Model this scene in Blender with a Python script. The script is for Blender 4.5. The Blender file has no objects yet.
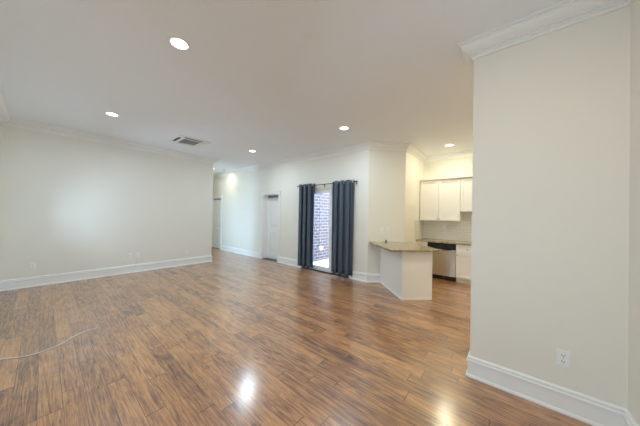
import bpy, bmesh, math, random
from mathutils import Vector, Matrix
random.seed(7)
S = bpy.context.scene
COL = S.collection
H = 3.172            # ceiling height

# ------------------------------------------------------------------ camera
def make_camera():
    yaw, pit, roll = 0.6924, 0.0095, 0.0198
    fw = Vector((math.cos(yaw)*math.cos(pit), math.sin(yaw)*math.cos(pit), math.sin(pit)))
    r0 = Vector((math.sin(yaw), -math.cos(yaw), 0)); u0 = r0.cross(fw)
    r = r0*math.cos(roll) + u0*math.sin(roll); u = -r0*math.sin(roll) + u0*math.cos(roll)
    cd = bpy.data.cameras.new('camera'); cd.sensor_width = 36; cd.sensor_fit = 'HORIZONTAL'
    cd.lens = 36*230/640; cd.clip_start = 0.02; cd.clip_end = 200
    co = bpy.data.objects.new('camera', cd); COL.objects.link(co)
    m = Matrix((r, u, -fw)).transposed().to_4x4(); m.translation = Vector((0, 0, 1.5))
    co.matrix_world = m
    S.camera = co
make_camera()

# ------------------------------------------------------------------ sky, exposure
SKY_STRENGTH = 16.5
ROOM = (.76, .93, 1.04)    # colour of the living room lamps
w = bpy.data.worlds.new('sky'); S.world = w; w.use_nodes = True
bg = w.node_tree.nodes['Background']; bg.inputs[0].default_value = (0.58, 0.80, 1.04, 1); bg.inputs[1].default_value = SKY_STRENGTH
S.view_settings.view_transform = 'Standard'; S.view_settings.look = 'None'
S.view_settings.gamma = 1; S.view_settings.use_curve_mapping = False
S.view_settings.exposure = 0.06
S.cycles.use_denoising = True
S.cycles.max_bounces = 14; S.cycles.diffuse_bounces = 8; S.cycles.glossy_bounces = 5; S.cycles.transparent_max_bounces = 12
S.cycles.sample_clamp_indirect = 6.0
S.cycles.caustics_reflective = True

def portal(name, loc, rot, sx, sy):
    l = bpy.data.lights.new(name, 'AREA'); l.shape = 'RECTANGLE'; l.size = sx; l.size_y = sy
    l.cycles.is_portal = True
    o = bpy.data.objects.new(name, l); o.location = loc; o.rotation_euler = rot; COL.objects.link(o)
# portals look inwards (+x from the west windows, -x from the patio door)
portal('window_portal', (-0.66, 6.3, 1.45), (0, -math.pi/2, 0), .9, .7)
portal('window_portal', (1.26, 8.10, 1.125), (0, -math.pi/2, 0), 1.65, 1.3)
portal('window_portal', (-0.66, .525, 1.25), (0, -math.pi/2, 0), .8, .65)  # portal of the added fill window
portal('patio_portal', (5.03, 3.755, 1.1), (0, math.pi/2, 0), 2.2, 1.55)

# ------------------------------------------------------------------ materials
def new_mat(name):
    m = bpy.data.materials.new(name); m.use_nodes = True
    return m, m.node_tree.nodes, m.node_tree.links, m.node_tree.nodes['Principled BSDF']
def pset(b, **k):
    for n, v in k.items(): b.inputs[n.replace('_', ' ')].default_value = v
def simple(name, col, rough=.5, metal=0, noise=0.0, nscale=20, bump=0.0, **k):
    m, N, L, b = new_mat(name)
    pset(b, Base_Color=(*col, 1), Roughness=rough, Metallic=metal, **k)
    if noise or bump:
        g = N.new('ShaderNodeNewGeometry'); t = N.new('ShaderNodeTexNoise'); t.inputs['Scale'].default_value = nscale
        t.inputs['Detail'].default_value = 3
        L.new(g.outputs['Position'], t.inputs['Vector'])
        if noise:
            mx = N.new('ShaderNodeMix'); mx.data_type = 'RGBA'
            mx.inputs[6].default_value = (*[c*(1-noise) for c in col], 1); mx.inputs[7].default_value = (*[min(1, c*(1+noise)) for c in col], 1)
            L.new(t.outputs['Fac'], mx.inputs[0]); L.new(mx.outputs[2], b.inputs['Base Color'])
        if bump:
            bp = N.new('ShaderNodeBump'); bp.inputs['Strength'].default_value = bump; bp.inputs['Distance'].default_value = .002
            L.new(t.outputs['Fac'], bp.inputs['Height']); L.new(bp.outputs[0], b.inputs['Normal'])
    return m
M = {}
M['wall'] = simple('wall_paint', (.825, .81, .745), .55, noise=.012, nscale=3, bump=.05)
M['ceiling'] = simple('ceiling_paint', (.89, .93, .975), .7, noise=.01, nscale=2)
M['trim'] = simple('trim_paint', (.88, .89, .885), .35, noise=.01, nscale=4)
M['cabinet'] = simple('cabinet_paint', (.90, .89, .86), .35, noise=.01, nscale=4)
M['plastic'] = simple('white_plastic', (.88, .90, .91), .35, noise=.01)
M['grille'] = simple('grey_grille', (.30, .31, .31), .6, noise=.05)
M['dark'] = simple('dark_slot', (.03, .03, .035), .6, noise=.05)
M['black'] = simple('black_plastic', (.012, .012, .014), .22, noise=.1)
M['steel'] = simple('stainless_steel', (.52, .46, .37), .28, 1, noise=.04, nscale=12)
M['nickel'] = simple('nickel', (.45, .42, .38), .3, 1, noise=.05)
M['rod'] = simple('dark_rod', (.05, .045, .045), .4, .6, noise=.1)
M['grommet'] = simple('grommet_steel', (.88, .87, .84), .3, .4, noise=.05)
M['track'] = simple('dark_track', (.05, .05, .055), .4, .3, noise=.1)
M['threshold'] = simple('dark_wood_threshold', (.07, .035, .02), .4, noise=.2)
M['vinyl'] = simple('door_vinyl', (.80, .82, .83), .35, noise=.01)
M['cord'] = simple('cord_sheath', (.78, .78, .76), .45, noise=.02)
M['concrete'] = simple('concrete', (.76, .75, .73), .85, noise=.12, nscale=9, bump=.3)
M['rubber'] = simple('bronze', (.10, .06, .035), .4, .5, noise=.1)
M['fixture'] = simple('exterior_plate', (.8, .8, .8), .5, noise=.02)

def lens_mat(name, col, e):
    m, N, L, b = new_mat(name)
    pset(b, Base_Color=(.9, .9, .88, 1)); b.inputs['Emission Color'].default_value = (*col, 1); b.inputs['Emission Strength'].default_value = e
    return m
M['lens'] = lens_mat('lamp_lens', (1, .94, .84), 9)
M['lens_warm'] = lens_mat('lamp_lens_warm', (1, .86, .62), 9)

def glass_mat():
    m, N, L, b = new_mat('window_glass')
    N.remove(b); out = N['Material Output']
    t = N.new('ShaderNodeBsdfTransparent'); t.inputs[0].default_value = (.93, .97, .98, 1)
    g = N.new('ShaderNodeBsdfGlossy'); g.inputs['Roughness'].default_value = .02
    f = N.new('ShaderNodeFresnel'); f.inputs[0].default_value = 1.45
    mx = N.new('ShaderNodeMixShader')
    L.new(f.outputs[0], mx.inputs[0]); L.new(t.outputs[0], mx.inputs[1]); L.new(g.outputs[0], mx.inputs[2]); L.new(mx.outputs[0], out.inputs[0])
    return m
M['glass'] = glass_mat()

def curtain_mat():
    m, N, L, b = new_mat('curtain_fabric')
    g = N.new('ShaderNodeNewGeometry'); mp = N.new('ShaderNodeMapping'); mp.inputs['Scale'].default_value = (150, 150, 900)
    t = N.new('ShaderNodeTexNoise'); t.inputs['Scale'].default_value = 1
    L.new(g.outputs['Position'], mp.inputs[0]); L.new(mp.outputs[0], t.inputs['Vector'])
    r = N.new('ShaderNodeValToRGB'); r.color_ramp.elements[0].color = (.042, .062, .092, 1); r.color_ramp.elements[1].color = (.085, .115, .155, 1)
    L.new(t.outputs['Fac'], r.inputs[0]); L.new(r.outputs[0], b.inputs['Base Color'])
    pset(b, Roughness=.42)
    return m
M['curtain'] = curtain_mat()

def granite_mat():
    m, N, L, b = new_mat('granite')
    g = N.new('ShaderNodeNewGeometry')
    v = N.new('ShaderNodeTexVoronoi'); v.inputs['Scale'].default_value = 110
    n = N.new('ShaderNodeTexNoise'); n.inputs['Scale'].default_value = 45; n.inputs['Detail'].default_value = 6
    L.new(g.outputs['Position'], v.inputs['Vector']); L.new(g.outputs['Position'], n.inputs['Vector'])
    a = N.new('ShaderNodeMath'); a.operation = 'MULTIPLY_ADD'; a.inputs[1].default_value = .35
    s = N.new('ShaderNodeSeparateColor'); L.new(v.outputs['Color'], s.inputs[0]); L.new(s.outputs[0], a.inputs[0]); 
    k = N.new('ShaderNodeMath'); k.operation = 'MULTIPLY'; k.inputs[1].default_value = .7; L.new(n.outputs['Fac'], k.inputs[0]); L.new(k.outputs[0], a.inputs[2])
    r = N.new('ShaderNodeValToRGB'); cr = r.color_ramp
    cr.elements[0].position = .34; cr.elements[0].color = (.03, .02, .012, 1)
    cr.elements[1].position = .72; cr.elements[1].color = (.62, .52, .36, 1)
    e = cr.elements.new(.46); e.color = (.20, .14, .07, 1); e = cr.elements.new(.56); e.color = (.48, .38, .23, 1)
    L.new(a.outputs[0], r.inputs[0]); L.new(r.outputs[0], b.inputs['Base Color']); pset(b, Roughness=.16)
    return m
M['granite'] = granite_mat()

def brick_mat(name, axes, c1, c2, mortar, bw, rh, ms, rough, bump=.4):
    m, N, L, b = new_mat(name)
    g = N.new('ShaderNodeNewGeometry'); s = N.new('ShaderNodeSeparateXYZ'); c = N.new('ShaderNodeCombineXYZ')
    L.new(g.outputs['Position'], s.inputs[0]); L.new(s.outputs[axes[0]], c.inputs[0]); L.new(s.outputs[axes[1]], c.inputs[1])
    t = N.new('ShaderNodeTexBrick'); L.new(c.outputs[0], t.inputs['Vector'])
    t.inputs['Color1'].default_value = (*c1, 1); t.inputs['Color2'].default_value = (*c2, 1); t.inputs['Mortar'].default_value = (*mortar, 1)
    t.inputs['Scale'].default_value = 1; t.inputs['Brick Width'].default_value = bw; t.inputs['Row Height'].default_value = rh; t.inputs['Mortar Size'].default_value = ms
    t.inputs['Mortar Smooth'].default_value = .1
    L.new(t.outputs['Color'], b.inputs['Base Color']); pset(b, Roughness=rough)
    bp = N.new('ShaderNodeBump'); bp.invert = True; bp.inputs['Strength'].default_value = bump; bp.inputs['Distance'].default_value = .003
    L.new(t.outputs['Fac'], bp.inputs['Height']); L.new(bp.outputs[0], b.inputs['Normal'])
    return m
M['tile_x'] = brick_mat('subway_tile', (1, 2), (.80, .80, .76), (.83, .83, .79), (.66, .65, .61), .152, .076, .003, .12)
M['tile_y'] = brick_mat('subway_tile_side', (0, 2), (.80, .80, .76), (.83, .83, .79), (.66, .65, .61), .152, .076, .003, .12)
M['brick'] = brick_mat('red_brick', (0, 2), (.085, .024, .022), (.055, .018, .019), (.17, .165, .165), .26, .103, .013, .85, .7)

def floor_mat():
    m, N, L, b = new_mat('plank_floor')
    def math_(op, a, c=None, d=None):
        n = N.new('ShaderNodeMath'); n.operation = op
        for i, v in enumerate((a, c, d)):
            if v is None: continue
            if isinstance(v, (int, float)): n.inputs[i].default_value = v
            else: L.new(v, n.inputs[i])
        return n.outputs[0]
    PW, PL = .127, 1.22
    g = N.new('ShaderNodeNewGeometry'); s = N.new('ShaderNodeSeparateXYZ'); L.new(g.outputs['Position'], s.inputs[0])
    X, Y = s.outputs[0], s.outputs[1]
    u = math_('DIVIDE', math_('ADD', X, 10.03), PW); row = math_('FLOOR', u); fu = math_('FRACT', u)
    wn = N.new('ShaderNodeTexWhiteNoise'); wn.noise_dimensions = '1D'; L.new(row, wn.inputs['W'])
    v = math_('DIVIDE', math_('ADD', math_('ADD', Y, 20), math_('MULTIPLY', wn.outputs['Value'], 3.7)), PL); col = math_('FLOOR', v); fv = math_('FRACT', v)
    c = N.new('ShaderNodeCombineXYZ'); L.new(row, c.inputs[0]); L.new(col, c.inputs[1])
    wi = N.new('ShaderNodeTexWhiteNoise'); wi.noise_dimensions = '3D'; L.new(c.outputs[0], wi.inputs['Vector']); rid = wi.outputs['Value']
    def grain(sx, sy, detail, dist, rough=.55, k=40.0):
        cc = N.new('ShaderNodeCombineXYZ')
        L.new(math_('MULTIPLY_ADD', X, sx, math_('MULTIPLY', rid, k)), cc.inputs[0]); L.new(math_('MULTIPLY', Y, sy), cc.inputs[1]); L.new(math_('MULTIPLY', rid, 17.0), cc.inputs[2])
        t = N.new('ShaderNodeTexNoise'); t.inputs['Scale'].default_value = 1; t.inputs['Detail'].default_value = detail; t.inputs['Distortion'].default_value = dist; t.inputs['Roughness'].default_value = rough
        L.new(cc.outputs[0], t.inputs['Vector']); return t.outputs['Fac']
    g1 = grain(12, 1.6, 6, 2.8, .66); g2 = grain(80, 2.6, 4, 1.2, .6); g3 = grain(4, 3.2, 3, 1.2)
    val = math_('ADD', math_('ADD', math_('MULTIPLY', g1, .50), math_('MULTIPLY', g2, .60)), math_('ADD', math_('MULTIPLY', g3, .22), math_('MULTIPLY_ADD', rid, .13, -.222)))
    r = N.new('ShaderNodeValToRGB'); cr = r.color_ramp
    cr.elements[0].position = .33; cr.elements[0].color = (.085, .034, .016, 1)
    cr.elements[1].position = .78; cr.elements[1].color = (.72, .385, .160, 1)
    e = cr.elements.new(.45); e.color = (.28, .120, .045, 1); e = cr.elements.new(.58); e.color = (.50, .240, .088, 1)
    L.new(val, r.inputs[0])
    du = math_('MULTIPLY', math_('MINIMUM', fu, math_('SUBTRACT', 1, fu)), PW)
    dv = math_('MULTIPLY', math_('MINIMUM', fv, math_('SUBTRACT', 1, fv)), PL)
    ss = N.new('ShaderNodeMapRange'); ss.inputs['From Min'].default_value = .0006; ss.inputs['From Max'].default_value = .0036; L.new(math_('MINIMUM', math_('ADD', du, math_('MULTIPLY', g3, .0016)), math_('MULTIPLY', dv, .8)), ss.inputs['Value'])
    mx = N.new('ShaderNodeMix'); mx.data_type = 'RGBA'; mx.inputs[6].default_value = (.035, .017, .01, 1)
    L.new(ss.outputs[0], mx.inputs[0]); L.new(r.outputs[0], mx.inputs[7]); L.new(mx.outputs[2], b.inputs['Base Color'])
    L.new(math_('MULTIPLY_ADD', g2, .16, .34), b.inputs['Roughness'])
    pset(b, IOR=1.5); b.inputs['Specular IOR Level'].default_value = .6
    b.inputs['Coat Weight'].default_value = 1; b.inputs['Coat Roughness'].default_value = .19; b.inputs['Coat IOR'].default_value = 1.8
    hgt = math_('ADD', math_('MULTIPLY', g1, .8), math_('ADD', math_('MULTIPLY', ss.outputs[0], .9), math_('MULTIPLY', g2, .35)))
    bp = N.new('ShaderNodeBump'); bp.inputs['Strength'].default_value = .4; bp.inputs['Distance'].default_value = .003
    L.new(hgt, bp.inputs["Height"]); L.new(bp.outputs[0], b.inputs["Normal"]); b2 = N.new('ShaderNodeBump'); b2.inputs['Strength'].default_value = .16; b2.inputs['Distance'].default_value = .003
    L.new(math_('ADD', math_('MULTIPLY', g1, .8), math_('MULTIPLY', g2, .4)), b2.inputs['Height']); L.new(b2.outputs[0], b.inputs["Coat Normal"])
    return m
M['floor'] = floor_mat()

# ------------------------------------------------------------------ mesh helpers
def box(bm, lo, hi):
    x0, y0, z0 = [min(a, b) for a, b in zip(lo, hi)]; x1, y1, z1 = [max(a, b) for a, b in zip(lo, hi)]
    v = [bm.verts.new(p) for p in ((x0, y0, z0), (x1, y0, z0), (x1, y1, z0), (x0, y1, z0), (x0, y0, z1), (x1, y0, z1), (x1, y1, z1), (x0, y1, z1))]
    for f in ((0, 3, 2, 1), (4, 5, 6, 7), (0, 1, 5, 4), (1, 2, 6, 5), (2, 3, 7, 6), (3, 0, 4, 7)): bm.faces.new([v[i] for i in f])
    return bm
def bx(*pairs):
    bm = bmesh.new()
    for i in range(0, len(pairs), 2): box(bm, pairs[i], pairs[i+1])
    return bm
def prism(pts, z0, z1, bm=None):
    bm = bm or bmesh.new()
    a = [bm.verts.new((x, y, z0)) for x, y in pts]; b = [bm.verts.new((x, y, z1)) for x, y in pts]
    n = len(pts)
    bm.faces.new(a[::-1]); bm.faces.new(b)
    for i in range(n): bm.faces.new((a[i], a[(i+1) % n], b[(i+1) % n], b[i]))
    bmesh.ops.recalc_face_normals(bm, faces=bm.faces)
    return bm
def ring_lathe(prof, seg=32, axis='z', bm=None, loc=(0, 0, 0)):
    """profile of (radius, height) turned about an axis"""
    bm = bm or bmesh.new(); rows = []
    for r, h in prof:
        row = []
        for i in range(seg):
            a = 2*math.pi*i/seg; c, s_ = r*math.cos(a), r*math.sin(a)
            p = {'z': (c, s_, h), 'x': (h, c, s_), 'y': (c, h, s_)}[axis]
            row.append(bm.verts.new(Vector(p)+Vector(loc)))
        rows.append(row)
    for a, b in zip(rows, rows[1:]):
        for i in range(seg): bm.faces.new((a[i], a[(i+1) % seg], b[(i+1) % seg], b[i]))
    for row, rr in ((rows[0], prof[0][0]), (rows[-1], prof[-1][0])):
        if rr > 1e-6 and prof[0] != prof[-1]: bm.faces.new(row)
    bmesh.ops.recalc_face_normals(bm, faces=bm.faces)
    return bm
def tube(pts, rad, seg=10, bm=None):
    bm = bm or bmesh.new(); pts = [Vector(p) for p in pts]; rows = []
    for i, p in enumerate(pts):
        t = (pts[min(i+1, len(pts)-1)]-pts[max(i-1, 0)]).normalized()
        up = Vector((0, 0, 1)) if abs(t.z) < .9 else Vector((1, 0, 0))
        a = t.cross(up).normalized(); b = a.cross(t)
        rows.append([bm.verts.new(p+a*rad*math.cos(2*math.pi*k/seg)+b*rad*math.sin(2*math.pi*k/seg)) for k in range(seg)])
    for a, b in zip(rows, rows[1:]):
        for k in range(seg): bm.faces.new((a[k], a[(k+1) % seg], b[(k+1) % seg], b[k]))
    bm.faces.new(rows[0][::-1]); bm.faces.new(rows[-1])
    bmesh.ops.recalc_face_normals(bm, faces=bm.faces)
    return bm
def smooth_path(pts, n=8):
    P = [Vector(p) for p in pts]; out = []
    for i in range(len(P)-1):
        p0, p1, p2, p3 = P[max(i-1, 0)], P[i], P[i+1], P[min(i+2, len(P)-1)]
        for k in range(n):
            t = k/n
            out.append(.5*((2*p1)+(p2-p0)*t+(2*p0-5*p1+4*p2-p3)*t*t+(3*p1-p0-3*p2+p3)*t**3))
    out.append(P[-1]); return out
def root_loc(o):
    while o.parent: o = o.parent
    return o.location
def obj(name, bm, mat, parent=None, bevel=0, smooth=False):
    if parent is not None: bmesh.ops.translate(bm, verts=bm.verts, vec=-Vector(root_loc(parent)))
    me = bpy.data.meshes.new(name); bm.to_mesh(me); bm.free()
    me.materials.append(M[mat] if isinstance(mat, str) else mat)
    if smooth: me.shade_smooth()
    o = bpy.data.objects.new(name, me); COL.objects.link(o)
    if parent is not None: o.parent = parent
    if bevel:
        md = o.modifiers.new('bevel', 'BEVEL'); md.width = bevel; md.segments = 2; md.limit_method = 'ANGLE'
    return o
def tag(o, label, cat, group=None):
    o['label'] = label; o['category'] = cat
    if group: o['group'] = group
    return o
def thing(name, label, cat, loc=(0, 0, 0), group=None):
    o = bpy.data.objects.new(name, None); COL.objects.link(o); o.location = loc; o.empty_display_size = .1
    return tag(o, label, cat, group)
def struct(name, bm=None, mat='wall', parent=None, loc=(0, 0, 0), bevel=0):
    if bm is None:
        o = bpy.data.objects.new(name, None); COL.objects.link(o); o.location = loc
    else: o = obj(name, bm, mat, parent, bevel)
    o['kind'] = 'structure'; return o
def dup(root, loc, rz, label, group=None):
    r = root.copy(); COL.objects.link(r); r.location = loc; r.rotation_euler = (0, 0, rz); r['label'] = label
    if group: r['group'] = group
    for ch in list(root.children):
        c = ch.copy(); COL.objects.link(c); c.parent = r
        for g in list(ch.children):
            d = g.copy(); COL.objects.link(d); d.parent = c
    return r

# ------------------------------------------------------------------ room shell
XW, YL, XB, XR, YS, YE = -0.51, 7.154, 4.737, 2.628, -0.64, 0.287   # west wall, left wall, back wall, right wall, nook wall, end of right wall
XK, YK = 6.80, 1.885                                              # kitchen rear wall, kitchen side wall
struct('floor', bx((-.66, -1.75, -.06), (4.977, 10.72, 0), (4.977, -1.75, -.06), (6.95, 2.60, 0)), 'floor')
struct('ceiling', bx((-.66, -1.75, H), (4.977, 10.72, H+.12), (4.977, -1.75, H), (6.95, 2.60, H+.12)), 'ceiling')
struct('wall_left', bx((XW, YL, 0), (3.373, 7.274, H)))
def wall_x(name, x0, x1, y0, y1, holes):
    """a wall at constant x with openings (ya, yb, za, zb) sorted along y"""
    bm = bmesh.new(); y = y0
    for ya, yb, za, zb in holes:
        box(bm, (x0, y, 0), (x1, ya, H))
        if za > 0: box(bm, (x0, ya, 0), (x1, yb, za))
        box(bm, (x0, ya, zb), (x1, yb, H)); y = yb
    box(bm, (x0, y, 0), (x1, y1, H))
    return struct(name, bm)
D1 = (5.63, 6.43); D2 = (9.275, 10.08); PD = (2.98, 4.53)
wall_x('wall_back', XB, XB+.24, 2.50, 10.60, [(PD[0], PD[1], 0, 2.195), (D1[0], D1[1], 0, 2.15), (D2[0], D2[1], 0, 2.15)])
wall_x('wall_west', XW-.15, XW, YS, 7.274, [(.20, .85, .85, 1.65), (5.95, 6.65, 1.0, 1.9)])
struct('wall_corner', prism([(XB, 2.50), (5.345, YK), (5.345, YK+.24), (XB+.24, 2.50)], 0, H))
struct('wall_kitchen_side', bx((5.345, YK, 0), (XK+.15, YK+.24, H)))
struct('wall_kitchen_rear', bx((XK, -1.75, 0), (XK+.15, YK, H)))
struct('wall_kitchen_south', bx((XR+.122, -1.75, 0), (XK, -1.60, H)))
struct('wall_right', bx((XR, -1.75, 0), (XR+.122, YE, H)))
struct('wall_south', bx((XW-.15, YS-.15, 0), (XR, YS, H)))
struct('wall_hall_end', bx((3.253, 10.60, 0), (XB+.24, 10.72, H)))
struct('wall_hall_west', bx((3.253, 9.00, 0), (3.373, 10.60, H)))
struct('wall_hall_north', bx((1.28, 9.00, 0), (3.253, 9.12, H)))
wall_x('wall_hall_window', 1.28, 1.40, 7.274, 9.00, [(7.45, 8.75, .30, 1.95)])

# windows out of the picture (west side and the side hall) that let the daylight in
def window(name, x0, x1, y0, y1, z0, z1):
    r = struct(name, None, loc=((x0+x1)/2, (y0+y1)/2, z0)); f = .05; xm = (x0+x1)/2
    fr = obj('window_frame', bx((xm-.03, y0, z0), (xm+.03, y0+f, z1), (xm-.03, y1-f, z0), (xm+.03, y1, z1), (xm-.03, y0+f, z0), (xm+.03, y1-f, z0+f), (xm-.03, y0+f, z1-f), (xm+.03, y1-f, z1),
        (xm-.02, (y0+y1)/2-.02, z0+f), (xm+.02, (y0+y1)/2+.02, z1-f)), 'trim', r)
    obj('window_pane', bx((xm-.004, y0+f, z0+f), (xm-.001, y1-f, z1-f)), 'glass', r)
    obj('window_sill', bx((x1-.02, y0-.03, z0-.03), (x1+.05, y1+.03, z0)), 'trim', r)
window('window_1', XW-.15, XW, 5.95, 6.65, 1.0, 1.9)
window('fill_window_3', XW-.15, XW, .20, .85, .85, 1.65)  # added unseen window, brings extra daylight onto the right wall
window('window_2', 1.28, 1.40, 7.45, 8.75, .30, 1.95)

# crown moulding and baseboards follow the walls, interior on the left
LOOP = [(XW, YS), (XR, YS), (XR, YE), (XR+.122, YE), (XR+.122, -1.60), (XK, -1.60), (XK, YK), (5.345, YK), (XB, 2.50), (XB, 10.60), (3.373, 10.60),
        (3.373, 9.00), (1.40, 9.00), (1.40, 7.274), (3.373, 7.274), (3.373, YL), (XW, YL)]
def offset_at(i, d):
    n = len(LOOP); p0, p1, p2 = Vector(LOOP[i-1]), Vector(LOOP[i]), Vector(LOOP[(i+1) % n])
    a, b = (p1-p0).normalized(), (p2-p1).normalized()
    na, nb = Vector((-a.y, a.x)), Vector((-b.y, b.x))
    m = (na+nb)/(1+na.dot(nb)); return p1+m*d
def sweep(prof, i, z, cut0=None, cut1=None):
    """profile (offset, dz) along segment i; cuts are y values where the run stops square (door openings)"""
    bm = bmesh.new(); n = len(LOOP); rows = []
    for end, cut in ((i, cut0), ((i+1) % n, cut1)):
        row = []
        for d, dz in prof:
            q = offset_at(end, d)
            if cut is not None:
                a, b = Vector(LOOP[i]), Vector(LOOP[(i+1) % n]); t = (b-a).normalized(); nn = Vector((-t.y, t.x)); q = a+t*((cut-a.y)/t.y)+nn*d
            row.append(bm.verts.new((q.x, q.y, z+dz)))
        rows.append(row)
    a, b = rows; k = len(prof)
    for j in range(k): bm.faces.new((a[j], b[j], b[(j+1) % k], a[(j+1) % k]))
    bm.faces.new(a); bm.faces.new(b[::-1]); bmesh.ops.recalc_face_normals(bm, faces=bm.faces)
    return bm
CROWN = [(0, 0), (.124, 0), (.124, -.016), (.112, -.016), (.112, -.026), (.100, -.030), (.096, -.036), (.086, -.058), (.068, -.076), (.046, -.086), (.040, -.088), (.040, -.100), (.027, -.100), (.027, -.114), (.016, -.116), (.014, -.140), (0, -.142)]
BASE = [(0, 0), (.030, 0), (.030, .012), (.024, .022), (.017, .026), (.017, .140), (.025, .145), (.025, .155), (.012, .160), (.012, .170), (.018, .174), (.017, .182), (.006, .191), (0, .191)]
for i in range(len(LOOP)): struct('trim_%d' % (i+1), sweep(CROWN, i, H-.0005), 'trim')
struct('baseboard_south', sweep(BASE, 0, 0), 'trim'); struct('baseboard_right', sweep(BASE, 1, 0), 'trim'); struct('baseboard_right_end', sweep(BASE, 2, 0), 'trim')
struct('baseboard_corner', sweep(BASE, 7, 0), 'trim')
struct('baseboard_back_corner', sweep(BASE, 8, 0, None, PD[0]-.01), 'trim')
struct('baseboard_back_middle', sweep(BASE, 8, 0, PD[1]+.01, D1[0]-.10), 'trim')
struct('baseboard_back', sweep(BASE, 8, 0, D1[1]+.10, D2[0]-.10), 'trim')
struct('baseboard_back_far', sweep(BASE, 8, 0, D2[1]+.10, None), 'trim')
for i, nm in ((9, 'hall_end'), (10, 'hall_west'), (11, 'hall_north'), (13, 'hall_south'), (14, 'left_end'), (15, 'left'), (16, 'west')):
    struct('baseboard_'+nm, sweep(BASE, i, 0), 'trim')

# ------------------------------------------------------------------ interior doors
def panelled(xf, th, y0, y1, z0, z1, panels, rec=.008, raised=True, bm=None, lip=.035):
    """a slab facing -x with recessed panels (ya, yb, za, zb)"""
    bm = bm or bmesh.new(); ys = sorted({y0, y1, *[p[0] for p in panels], *[p[1] for p in panels]}); zs = sorted({z0, z1, *[p[2] for p in panels], *[p[3] for p in panels]})
    for a, b in zip(ys, ys[1:]):
        for c, d in zip(zs, zs[1:]):
            inp = any(p[0] <= a+1e-6 and b <= p[1]+1e-6 and p[2] <= c+1e-6 and d <= p[3]+1e-6 for p in panels)
            box(bm, (xf+(rec if inp else 0), a, c), (xf+th, b, d))
    if raised:
        for p in panels:
            v0 = [bm.verts.new((xf+rec-.0002, y, z)) for y, z in ((p[0]+.012, p[2]+.012), (p[1]-.012, p[2]+.012), (p[1]-.012, p[3]-.012), (p[0]+.012, p[3]-.012))]
            v1 = [bm.verts.new((xf+.001, y, z)) for y, z in ((p[0]+lip, p[2]+lip), (p[1]-lip, p[2]+lip), (p[1]-lip, p[3]-lip), (p[0]+lip, p[3]-lip))]
            for j in range(4): bm.faces.new((v0[j], v0[(j+1) % 4], v1[(j+1) % 4], v1[j]))
            bm.faces.new(v1)
    bmesh.ops.recalc_face_normals(bm, faces=bm.faces)
    return bm
def interior_door(name, y0, y1, deep):
    r = struct(name, None, loc=(XB, (y0+y1)/2, 0)); zt = 2.15; cw = .09
    bm = bmesh.new()
    for a, b in ((y0-cw, y0), (y1, y1+cw)):
        box(bm, (XB-.016, a, 0), (XB, b, zt+cw)); 
    box(bm, (XB-.016, y0, zt), (XB, y1, zt+cw))
    box(bm, (XB-.024, y0-cw-.004, 0), (XB-.016, y0-cw+.018, zt+cw+.004)); box(bm, (XB-.024, y1+cw-.018, 0), (XB-.016, y1+cw+.004, zt+cw+.004)); box(bm, (XB-.024, y0-cw+.018, zt+cw-.018), (XB-.016, y1+cw-.018, zt+cw+.004))
    obj('casing', bm, 'trim', r)
    obj('jamb', bx((XB, y0, 0), (XB+.24, y0+.018, zt), (XB, y1-.018, 0), (XB+.24, y1, zt), (XB, y0+.018, zt-.018), (XB+.24, y1-.018, zt), (XB+deep-.018, y1-.034, 0), (XB+deep-.002, y1-.018, zt-.02)), 'trim', r)
    obj('door_header', bx((XB+deep+.005, y0+.018, 2.062), (XB+deep+.04, y1-.018, 2.132)), 'grille', r)
    xf = XB+deep; a, b = y0+.022, y1-.022; st = .115
    lf = obj('door_leaf', panelled(xf, .036, a, b, .012, 2.05, [(a+st, b-st, .22, .87), (a+st, b-st, 1.09, 1.94)], rec=.018), 'trim', r)
    kb = bmesh.new(); ky = a+.065
    ring_lathe([(.0, 0), (.028, 0), (.028, .006), (.022, .010), (.010, .012), (.010, .035), (.022, .042), (.027, .054), (.022, .066), (.0, .070)], 20, 'x', kb)
    bmesh.ops.scale(kb, verts=kb.verts, vec=(-1, 1, 1)); bmesh.ops.translate(kb, verts=kb.verts, vec=(xf, ky, .955)); bmesh.ops.recalc_face_normals(kb, faces=kb.faces)
    obj('door_knob', kb, 'nickel', lf, smooth=True)
    obj('threshold', bx((XB+.02, y0+.018, 0), (XB+.235, y1-.018, .010)), 'threshold', r)
interior_door('door_1', *D1, .19); interior_door('door_2', *D2, .05)
struct('wall_behind_doors', bx((XB+.26, 5.5, 0), (XB+.29, 10.2, 2.4)), 'wall')

# ------------------------------------------------------------------ patio door, brick wall and patio
r = struct('door_3', None, loc=(XB, 3.755, 0)); y0, y1 = PD; xa, xb = XB+.03, XB+.13
obj('door_frame', bx((xa, y0, .02), (xb, y0+.05, 2.195), (xa, y1-.05, .02), (xb, y1, 2.195), (xa, y0+.05, 2.10+.03), (xb, y1-.05, 2.195)), 'vinyl', r)
obj('track', bx((XB-.012, y0, 0), (XB+.24, y1, .022)), 'track', r)
def sash(name, x0, x1, a, b, sw):
    p = obj(name, bx((x0, a, .022), (x1, a+sw, 2.13), (x0, b-sw, .022), (x1, b, 2.13), (x0, a+sw, .022), (x1, b-sw, .135), (x0, a+sw, 2.085), (x1, b-sw, 2.13)), 'vinyl', r, bevel=.003)
    obj('glass', bx(((x0+x1)/2-.003, a+sw, .135), ((x0+x1)/2+.003, b-sw, 2.085)), 'glass', p)
    return p
sp = sash('sliding_panel', xa+.005, xa+.042, 3.535, y1-.05, .105)
sash('fixed_panel', xa+.052, xa+.09, y0+.05, 3.64, .08)
obj('pull_handle', bx((xa-.02, 3.57, .95), (xa-.012, 3.60, 1.20), (xa-.012, 3.575, .96), (xa+.005, 3.595, .99), (xa-.012, 3.575, 1.16), (xa+.005, 3.595, 1.19)), 'vinyl', sp, bevel=.003)
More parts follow.
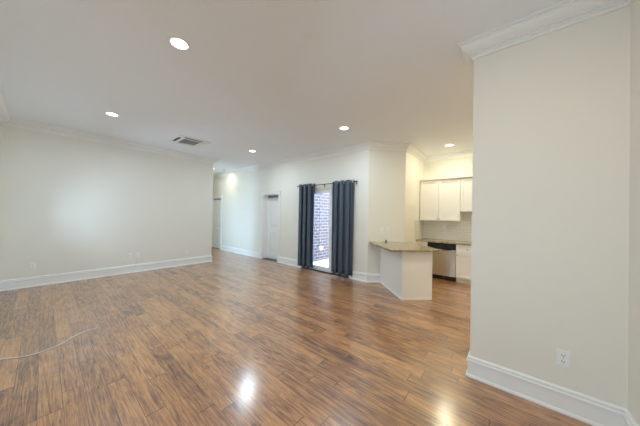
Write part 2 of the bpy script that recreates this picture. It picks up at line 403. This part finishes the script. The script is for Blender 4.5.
struct('wall_brick_outside', bx((XB+.24, 5.03, -.06), (9.0, 5.25, 3.6)), 'brick')
struct('ground_patio', bx((XB+.24, 2.61, -.16), (9.0, 5.03, -.06)), 'concrete')
t = thing('outdoor_outlet_box', 'small white weatherproof outlet box on the red brick wall outside', 'outlet', (6.10, 5.03, .33))
obj('box_body', bx((6.05, 4.985, .32), (6.15, 5.03, .44)), 'fixture', t, bevel=.005)
obj('hinged_cover', bx((6.045, 4.94, .315), (6.155, 4.984, .445)), 'fixture', t, bevel=.008)

# ------------------------------------------------------------------ curtains
XC, ZR = 4.645, 2.305
t = thing('curtain_rod', 'thin dark metal curtain rod above the patio door', 'curtain rod', (XC, 3.73, ZR))
obj('pole', tube([(XC, 2.80, ZR), (XC, 4.67, ZR)], .009, 14), 'rod', t, smooth=True)
for y, s_ in ((2.80, -1), (4.67, 1)):
    fb = ring_lathe([(.0, 0), (.012, 0), (.014, .01), (.008, .016), (.017, .028), (.020, .038), (.015, .050), (.0, .056)], 18, 'y')
    bmesh.ops.scale(fb, verts=fb.verts, vec=(1, s_, 1)); bmesh.ops.translate(fb, verts=fb.verts, vec=(XC, y, ZR)); bmesh.ops.recalc_face_normals(fb, faces=fb.faces)
    obj('finial', fb, 'rod', t, smooth=True)
for y in (2.815, 3.78, 4.655):
    obj('bracket', bx((XC-.004, y-.006, ZR-.016), (XB, y+.006, ZR-.0095), (XB-.006, y-.014, ZR-.05), (XB, y+.014, ZR+.02)), 'rod', t)
def curtain(label, y0, y1, ngr, ph, zb):
    t = thing('curtain', label, 'curtain', (XC, (y0+y1)/2, zb), 'grommet curtains at the patio door')
    bm = bmesh.new(); ny, nz = 24*ngr, 24; zt = ZR+.045; rows = []
    for j in range(nz+1):
        f = j/nz; z = zt+(zb-zt)*f; row = []
        for i in range(ny+1):
            s_ = i/ny; k = 1+.05*f*math.sin(3*s_+ph)
            th = s_*ngr*math.pi*1.0*2*.5 + ph
            amp = .056*(1-.15*f)*(1+.2*f*math.sin(2.3*th+ph))
            xx = XC+amp*math.sin(s_*ngr*math.pi+.0)+.006*f*math.sin(5*s_*ngr+ph*2)
            yy = y0+(y1-y0)*s_+.010*f*math.sin(s_*ngr*math.pi*.7+ph)-.30*(y1-y0)/ngr*math.sin(2*s_*ngr*math.pi)
            row.append(bm.verts.new((xx, yy, z)))
        rows.append(row)
    for a, b in zip(rows, rows[1:]):
        for i in range(ny): bm.faces.new((a[i], a[i+1], b[i+1], b[i]))
    o = obj('fabric', bm, 'curtain', t, smooth=True)
    md = o.modifiers.new('thick', 'SOLIDIFY'); md.thickness = .003; md.offset = 0
    for k in range(ngr):
        yy = y0+(y1-y0)*k/ngr + (.012 if k == 0 else 0)
        g = bmesh.new(); prof = [(.0215+.0065*math.cos(q*math.pi/4), .0045*math.sin(q*math.pi/4)) for q in range(8)]
        prof.append(prof[0]); ring_lathe(prof, 24, 'y', g)
        bmesh.ops.rotate(g, verts=g.verts, cent=(0, 0, 0), matrix=Matrix.Rotation((.45 if k % 2 else -.45), 3, 'Z')); bmesh.ops.translate(g, verts=g.verts, vec=(XC, yy, ZR))
        obj('grommet', g, 'grommet', t, smooth=True)
curtain('slate grey grommet curtain, the narrower one left of the glass', 4.09, 4.60, 6, .4, .075)
curtain('slate grey grommet curtain, the wider one right of the glass', 2.855, 3.46, 7, 1.7, .085)

# ------------------------------------------------------------------ peninsula
C0 = Vector((XB, 2.50)); EU = Vector((.70711, -.70711)); EV = Vector((-.70711, -.70711))
def uv(u, v): p = C0+EU*u+EV*v; return (p.x, p.y)
def uvbox(u0, u1, v0, v1, z0, z1, bm=None): return prism([uv(u0, v0), uv(u1, v0), uv(u1, v1), uv(u0, v1)], z0, z1, bm)
c = uv(.58, .6)
t = thing('kitchen_peninsula', 'white panelled peninsula cabinet angled out from the corner wall', 'kitchen island', (c[0], c[1], 0))
obj('cabinet_body', uvbox(.312, .852, .002, 1.105, 0, .885), 'cabinet', t)
bm = uvbox(.300, .312, .03, 1.118, 0, .885); obj('side_panel', bm, 'cabinet', t)
obj('end_panel', uvbox(.312, .852, 1.105, 1.118, 0, .885), 'cabinet', t)
for u0, u1 in ((.298, .325), (.838, .866)):
    obj('corner_trim', uvbox(u0, u1, 1.1182, 1.126, .0, .885), 'trim', t)
obj('base_trim', uvbox(.325, .838, 1.1182, 1.125, 0, .022), 'trim', t)
bm = uvbox(.291, .2998, .03, 1.126, 0, .022); obj('base_trim', bm, 'trim', t)
bm = uvbox(.294, .2998, .03, .15, .022, .885); obj('filler_strip', bm, 'trim', t)
tag(obj('countertop', uvbox(.030, 1.00, .001, 1.225, .8855, .920), 'granite', bevel=.004), 'tan speckled granite countertop on the white peninsula', 'countertop')
c = uv(.41, .05)
tag(obj('counter_button', ring_lathe([(0, .9205), (.022, .9205), (.022, .926), (.014, .930), (.014, .952), (.018, .956), (.016, .964), (0, .966)], 20, 'z', loc=(c[0], c[1], 0)), 'rubber', smooth=True), 'small dark bronze knob on the granite by the corner wall', 'knob')

# ------------------------------------------------------------------ kitchen run
XF = 6.18
def knob(x, y, z, parent):
    kb = ring_lathe([(.0, 0), (.006, 0), (.006, .012), (.013, .018), (.014, .024), (.009, .029), (0, .030)], 14, 'x')
    bmesh.ops.scale(kb, verts=kb.verts, vec=(-1, 1, 1)); bmesh.ops.translate(kb, verts=kb.verts, vec=(x, y, z)); bmesh.ops.recalc_face_normals(kb, faces=kb.faces)
    obj('knob', kb, 'nickel', parent, smooth=True)
def shaker(y0, y1, z0, z1, xf, rail=.058, th=.02):
    return panelled(xf-th, th-.001, y0+.0035, y1-.0035, z0+.003, z1-.003, [(y0+.0035+rail, y1-.0035-rail, z0+rail, z1-rail)], rec=.017, raised=False)
def base_cab(y0, y1, label, kside):
    t = thing('base_cabinet', label, 'cabinet', (XF+.3, (y0+y1)/2, 0), 'white base cabinets in the kitchen')
    obj('carcass', bx((XF, y0+.001, .10), (XK-.001, y1-.001, .884)), 'cabinet', t)
    obj('toe_kick', bx((XF+.055, y0+.001, 0), (XF+.075, y1-.001, .0995)), 'cabinet', t)
    rl = .058 if y1-y0 > .3 else .045
    d = obj('drawer', shaker(y0, y1, .70, .868, XF, .035), 'cabinet', t); knob(XF-.02, (y0+y1)/2, .785, d)
    d = obj('cabinet_door', shaker(y0, y1, .105, .692, XF, rl), 'cabinet', t); knob(XF-.02, y1-.03 if kside else y0+.03, .64, d)
base_cab(1.600, YK-.001, 'narrow white base cabinet between dishwasher and side wall', False)
base_cab(.515, .975, 'white base cabinet with drawer directly right of the dishwasher', True)
base_cab(.03, .513, 'white base cabinet farther behind the right wall end', True)
base_cab(-.60, .028, 'white base cabinet deepest in the kitchen, hidden by the right wall', True)
t = thing('dishwasher', 'stainless steel dishwasher with black control panel under the granite', 'dishwasher', (XF+.3, 1.288, 0))
obj('tub', bx((XF+.01, .980, .10), (XK-.02, 1.596, .880)), 'black', t)
# slightly bowed stainless door
bm = bmesh.new(); n = 16; ys = [.980+(1.596-.980)*i/n for i in range(n+1)]
def bow(y): q = (y-1.288)/.308; return .018*(1-q*q)
z0, z1 = .112, .738
va = [bm.verts.new((XF-.012-bow(y), y, z0)) for y in ys]; vb = [bm.verts.new((XF-.012-bow(y), y, z1)) for y in ys]
vc = [bm.verts.new((XF+.0095, y, z0)) for y in ys]; vd = [bm.verts.new((XF+.0095, y, z1)) for y in ys]
for i in range(n):
    bm.faces.new((va[i], va[i+1], vb[i+1], vb[i])); bm.faces.new((vc[i], vd[i], vd[i+1], vc[i+1])); bm.faces.new((va[i], vc[i], vc[i+1], va[i+1])); bm.faces.new((vb[i], vb[i+1], vd[i+1], vd[i]))
bm.faces.new((va[0], vb[0], vd[0], vc[0])); bm.faces.new((va[n], vc[n], vd[n], vb[n])); bmesh.ops.recalc_face_normals(bm, faces=bm.faces)
obj('door_panel', bm, 'steel', t)
# black console with a curved lower lip
bm = bmesh.new(); f, bk = [], []
for y in ys:
    q = (y-1.288)/.308; zl = .742+.022*q*q*0
    f.append((bm.verts.new((XF-.016-bow(y), y, zl)), bm.verts.new((XF-.016-bow(y), y, .872)))); bk.append((bm.verts.new((XF+.009, y, zl)), bm.verts.new((XF+.009, y, .872))))
for i in range(n):
    bm.faces.new((f[i][0], f[i+1][0], f[i+1][1], f[i][1])); bm.faces.new((bk[i][0], bk[i][1], bk[i+1][1], bk[i+1][0]))
    bm.faces.new((f[i][0], bk[i][0], bk[i+1][0], f[i+1][0])); bm.faces.new((f[i][1], f[i+1][1], bk[i+1][1], bk[i][1]))
bm.faces.new((f[0][0], f[0][1], bk[0][1], bk[0][0])); bm.faces.new((f[n][0], bk[n][0], bk[n][1], f[n][1])); bmesh.ops.recalc_face_normals(bm, faces=bm.faces)
obj('control_panel', bm, 'black', t)
obj('pull_handle', tube([(XF-.018-bow(y)-.022, y, .748-.02*(1-((y-1.288)/.25)**2)) for y in [1.038+.5*i/12 for i in range(13)]], .009, 10), 'black', t, smooth=True)
obj('toe_kick', bx((XF+.03, .980, 0), (XF+.05, 1.596, .0995)), 'black', t)
tag(obj('countertop', bx((XF-.035, -.62, .8855), (XK-.001, YK-.001, .920)), 'granite', bevel=.004), 'granite countertop over the dishwasher along the rear kitchen wall', 'countertop')
tag(obj('backsplash', bx((XK-.010, -.62, .9205), (XK-.0005, YK-.012, 1.655)), 'tile_x'), 'white subway tile backsplash on the rear kitchen wall', 'backsplash')
tag(obj('backsplash', bx((6.075, YK-.010, .9205), (XK-.0005, YK-.0005, 1.42)), 'tile_y'), 'narrow strip of white subway tile on the kitchen side wall', 'backsplash')
XU = 6.46
def upper(y0, y1, z0, splits, label):
    t = thing('wall_cabinet', label, 'cabinet', (XU+.16, (y0+y1)/2, z0), 'white upper cabinets in the kitchen')
    obj('carcass', bx((XU+.012, y0+.001, z0), (XK-.011, y1-.001, 2.46)), 'cabinet', t)
    obj('top_moulding', bx((XU-.065, y0+.001, 2.478), (XK-.001, y1-.001, 2.495), (XU-.035, y0+.001, 2.462), (XK-.001, y1-.001, 2.478)), 'grille' if 0 else 'cabinet', t)
    ed = [y0]+splits+[y1]
    for i, (a, b) in enumerate(zip(ed, ed[1:])):
        d = obj('cabinet_door', shaker(a, b, z0, 2.458, XU, .062), 'cabinet', t)
        knob(XU-.02, (b-.03 if i == 0 else a+.03), z0+.045, d)
upper(.943, YK-.012, 1.42, [1.421], 'tall white two-door upper cabinet above the dishwasher')
upper(.18, .942, 1.655, [.56], 'shorter white upper cabinet at the right, with its bottom higher')

# ------------------------------------------------------------------ outlets and plates (built facing -y, at the origin)
def plate(label, kind):
    t = thing('wall_outlet' if kind != 'switch' else 'light_switch', label, 'outlet' if kind != 'switch' else 'switch')
    obj('cover_plate', bx((-.038, -.008, -.062), (.038, 0, .062)), 'plastic', t, bevel=.003)
    if kind == 'outlet':
        for z in (.024, -.024):
            f = obj('receptacle', bx((-.0165, -.0105, z-.016), (.0165, -.008, z+.016)), 'plastic', t, bevel=.002)
            obj('slot', bx((-.009, -.0110, z-.004), (-.006, -.0104, z+.008), (.006, -.0110, z-.004), (.009, -.0104, z+.008), (-.0025, -.0110, z-.012), (.0025, -.0104, z-.007)), 'dark', f)
        obj('screw', bx((-.003, -.0095, -.003), (.003, -.0078, .003)), 'nickel', t)
    elif kind == 'switch':
        obj('rocker', bx((-.0165, -.012, -.033), (.0165, -.008, .033)), 'plastic', t, bevel=.002)
    else:
        obj('coax_jack', ring_lathe([(0, -.018), (.0045, -.018), (.0045, -.009), (.009, -.009), (.009, -.006), (0, -.006)], 16, 'y'), 'nickel', t)
    return t
HP = math.pi/2
o1 = plate('white duplex outlet low on the right foreground wall', 'outlet'); o1.location = (XR-.0005, -.326, .418); o1.rotation_euler = (0, 0, -HP); o1['group'] = 'wall outlets'
dup(o1, (-.104, YL-.0005, .40), 0, 'white outlet low on the left wall, nearest its left end', 'wall outlets')
dup(o1, (1.522, YL-.0005, .405), 0, 'white outlet on the left wall with a white cord plugged in', 'wall outlets')
dup(o1, (2.646, YL-.0005, .37), 0, 'white outlet on the left wall nearest the hallway corner', 'wall outlets')
dup(o1, (XB-.0005, 5.041, .40), -HP, 'white outlet on the back wall between white door and curtain', 'wall outlets')
dup(o1, (XB-.0005, 7.889, .355), -HP, 'white outlet on the blue-lit back wall beyond the white door', 'wall outlets')
dup(o1, (XK-.0105, 1.345, 1.252), -HP, 'outlet in the subway tile above the kitchen counter', 'wall outlets')
p = uv(.452, 0); dup(o1, (p[0]-.0005, p[1]-.0005, 1.18), -math.pi/4, 'white outlet right of the switch above the peninsula', 'wall outlets')
sw = plate('white rocker switch left of the outlet above the peninsula', 'switch'); p = uv(.315, 0); sw.location = (p[0]-.0005, p[1]-.0005, 1.18); sw.rotation_euler = (0, 0, -math.pi/4)
cx = plate('white cable plate on the left wall beside the outlet with cord', 'coax'); cx.location = (1.384, YL-.0005, .415)
# cords
t = thing('power_cord', 'short white cord hanging from the left wall outlet to the baseboard', 'cord', (1.522, YL-.03, 0))
obj('plug', bx((1.51, YL-.034, .372), (1.534, YL-.0095, .396)), 'cord', t, bevel=.003)
obj('cable', tube(smooth_path([(1.522, YL-.030, .374), (1.52, YL-.034, .30), (1.50, YL-.038, .20), (1.47, YL-.040, .10), (1.42, YL-.042, .012), (1.34, YL-.045, .006), (1.20, YL-.042, .006)]), .004), 'cord', t, smooth=True)
tag(obj('floor_cable', tube(smooth_path([(-.46, 4.10, .006), (-.36, 3.96, .006), (-.24, 3.889, .006), (-.11, 3.80, .006), (.012, 3.779, .006), (.153, 3.844, .006), (.24, 3.94, .006), (.319, 4.012, .006), (.40, 4.03, .006), (.472, 4.045, .006)]), .0055), 'cord', smooth=True),
    'thin white cable curving across the plank floor at the left', 'cable')

# ------------------------------------------------------------------ ceiling fixtures
def downlight(label, x, y, warm, col, watts, group='recessed ceiling lights'):
    t = thing('recessed_light', label, 'ceiling light', (x, y, H), group)
    obj('trim_ring', ring_lathe([(.073, H-.001), (.100, H-.001), (.099, H-.005), (.085, H-.009), (.073, H-.006), (.073, H-.001)], 40, 'z', loc=(x, y, 0)), 'plastic', t, smooth=True)
    obj('lens', ring_lathe([(0, H-.001), (.0725, H-.001), (.0725, H-.004), (.05, H-.006), (0, H-.007)], 40, 'z', loc=(x, y, 0)), 'lens_warm' if warm else 'lens', t)
    l = bpy.data.lights.new('bulb', 'AREA'); l.shape = 'DISK'; l.size = .155; l.energy = watts; l.color = col
    o = bpy.data.objects.new('bulb', l); COL.objects.link(o); o.parent = t; o.location = (0, 0, -.012)
downlight('round recessed light largest and nearest in the ceiling', .83, 2.54, False, ROOM, 19.5)
downlight('round recessed light in the ceiling nearest the left wall', .729, 5.305, False, ROOM, 15)
downlight('round recessed light in the ceiling in front of the curtained patio door', 3.64, 2.46, False, ROOM, 19.5)
downlight('round recessed light between air vent and back wall', 3.53, 5.30, False, ROOM, 19.5)
downlight('warm recessed light in the kitchen ceiling above the counter', 5.938, 1.10, True, (1, .91, .64), 15.5)
downlight('warm recessed light in the hallway ceiling, half hidden by the wall end', 4.05, 8.68, True, (1, .93, .70), 7)
downlight('added warm fill light in the kitchen ceiling, unseen behind the right wall', 4.4, -.6, True, (1, .90, .62), 27)  # added out of view for more warm light in the kitchen
downlight('added fill light in the ceiling behind the camera, unseen', .83, -.22, False, (1, .84, .66), 12)  # added out of view to brighten the right wall

t = thing('air_conditioner', 'white square ceiling air conditioner vent with grey grille', 'air vent', (2.16, 5.81, H))
x0, x1, y0, y1 = 1.82, 2.50, 5.47, 6.15; zb = H-.022
bm = bmesh.new(); prism([(x0, y0), (x1, y0), (x1, y1), (x0, y1)], zb+.012, H-.0005, bm); prism([(x0+.012, y0+.012), (x1-.012, y0+.012), (x1-.012, y1-.012), (x0+.012, y1-.012)], zb, zb+.012, bm)
obj('panel', bm, 'plastic', t)
bm = bx((x0+.17, y0+.17, zb-.005), (x1-.17, y1-.17, zb-.0005))
for k in range(11): yy = y0+.18+k*.031; box(bm, (x0+.175, yy, zb-.009), (x1-.175, yy+.014, zb-.005))
obj('grille', bm, 'grille', t)
for nm, a, b in (('x0', (x0+.05, y0+.15), (x0+.10, y1-.15)), ('y0', (x0+.15, y0+.05), (x1-.15, y0+.10)), ('x1', (x1-.10, y0+.15), (x1-.05, y1-.15)), ('y1', (x0+.15, y1-.10), (x1-.15, y1-.05))):
    far = nm[1] == '1'
    s_ = obj('air_slot', bx((a[0], a[1], zb-.003), (b[0], b[1], zb-.0005)), 'dark', t)
    if far: obj('louver', bx((a[0]-.004, a[1]-.004, zb-.010), (b[0]+.004, b[1]+.004, zb-.004)), 'plastic', s_)
def disc(name, label, cat, x, y, r_, h_=.012, mat='plastic'):
    t = thing(name, label, cat, (x, y, H))
    obj('cover', ring_lathe([(0, H-.0005), (r_, H-.0005), (r_, H-h_*.5), (r_*.85, H-h_), (0, H-h_)], 28, 'z', loc=(x, y, 0)), mat, t, smooth=False)
    obj('rim', ring_lathe([(r_, H-.0005), (r_*1.18, H-.0005), (r_*1.15, H-.003), (r_, H-.004), (r_, H-.0005)], 28, 'z', loc=(x, y, 0)), mat, t)
disc('sprinkler_cover', 'tiny white sprinkler cap in the ceiling beyond the air vent', 'sprinkler', 2.033, 4.889, .035, .008)
disc('ceiling_cap', 'faint white round cap in the ceiling above the middle of the room', 'sprinkler', 1.559, 1.482, .045, .006)
t = thing('adjustable_spotlight', 'small recessed spotlight in the hallway ceiling aimed at the wall', 'ceiling light', (4.417, 8.476, H))
obj('trim_ring', ring_lathe([(.050, H-.001), (.075, H-.001), (.074, H-.006), (.052, H-.010), (.050, H-.001)], 32, 'z', loc=(4.417, 8.476, 0)), 'plastic', t, smooth=True)
obj('gimbal', ring_lathe([(0, H-.001), (.049, H-.001), (.047, H-.012), (.030, H-.020), (0, H-.020)], 28, 'z', loc=(4.417, 8.476, 0)), 'grille', t, smooth=True)
l = bpy.data.lights.new('spot', 'SPOT'); l.energy = 8; l.color = (1, .90, .62); l.spot_size = math.radians(120); l.spot_blend = 1; l.shadow_soft_size = .03
o = bpy.data.objects.new('spot', l); COL.objects.link(o); o.parent = t; o.location = (0, 0, -.04); o.rotation_euler = (0, math.radians(-32), 0)
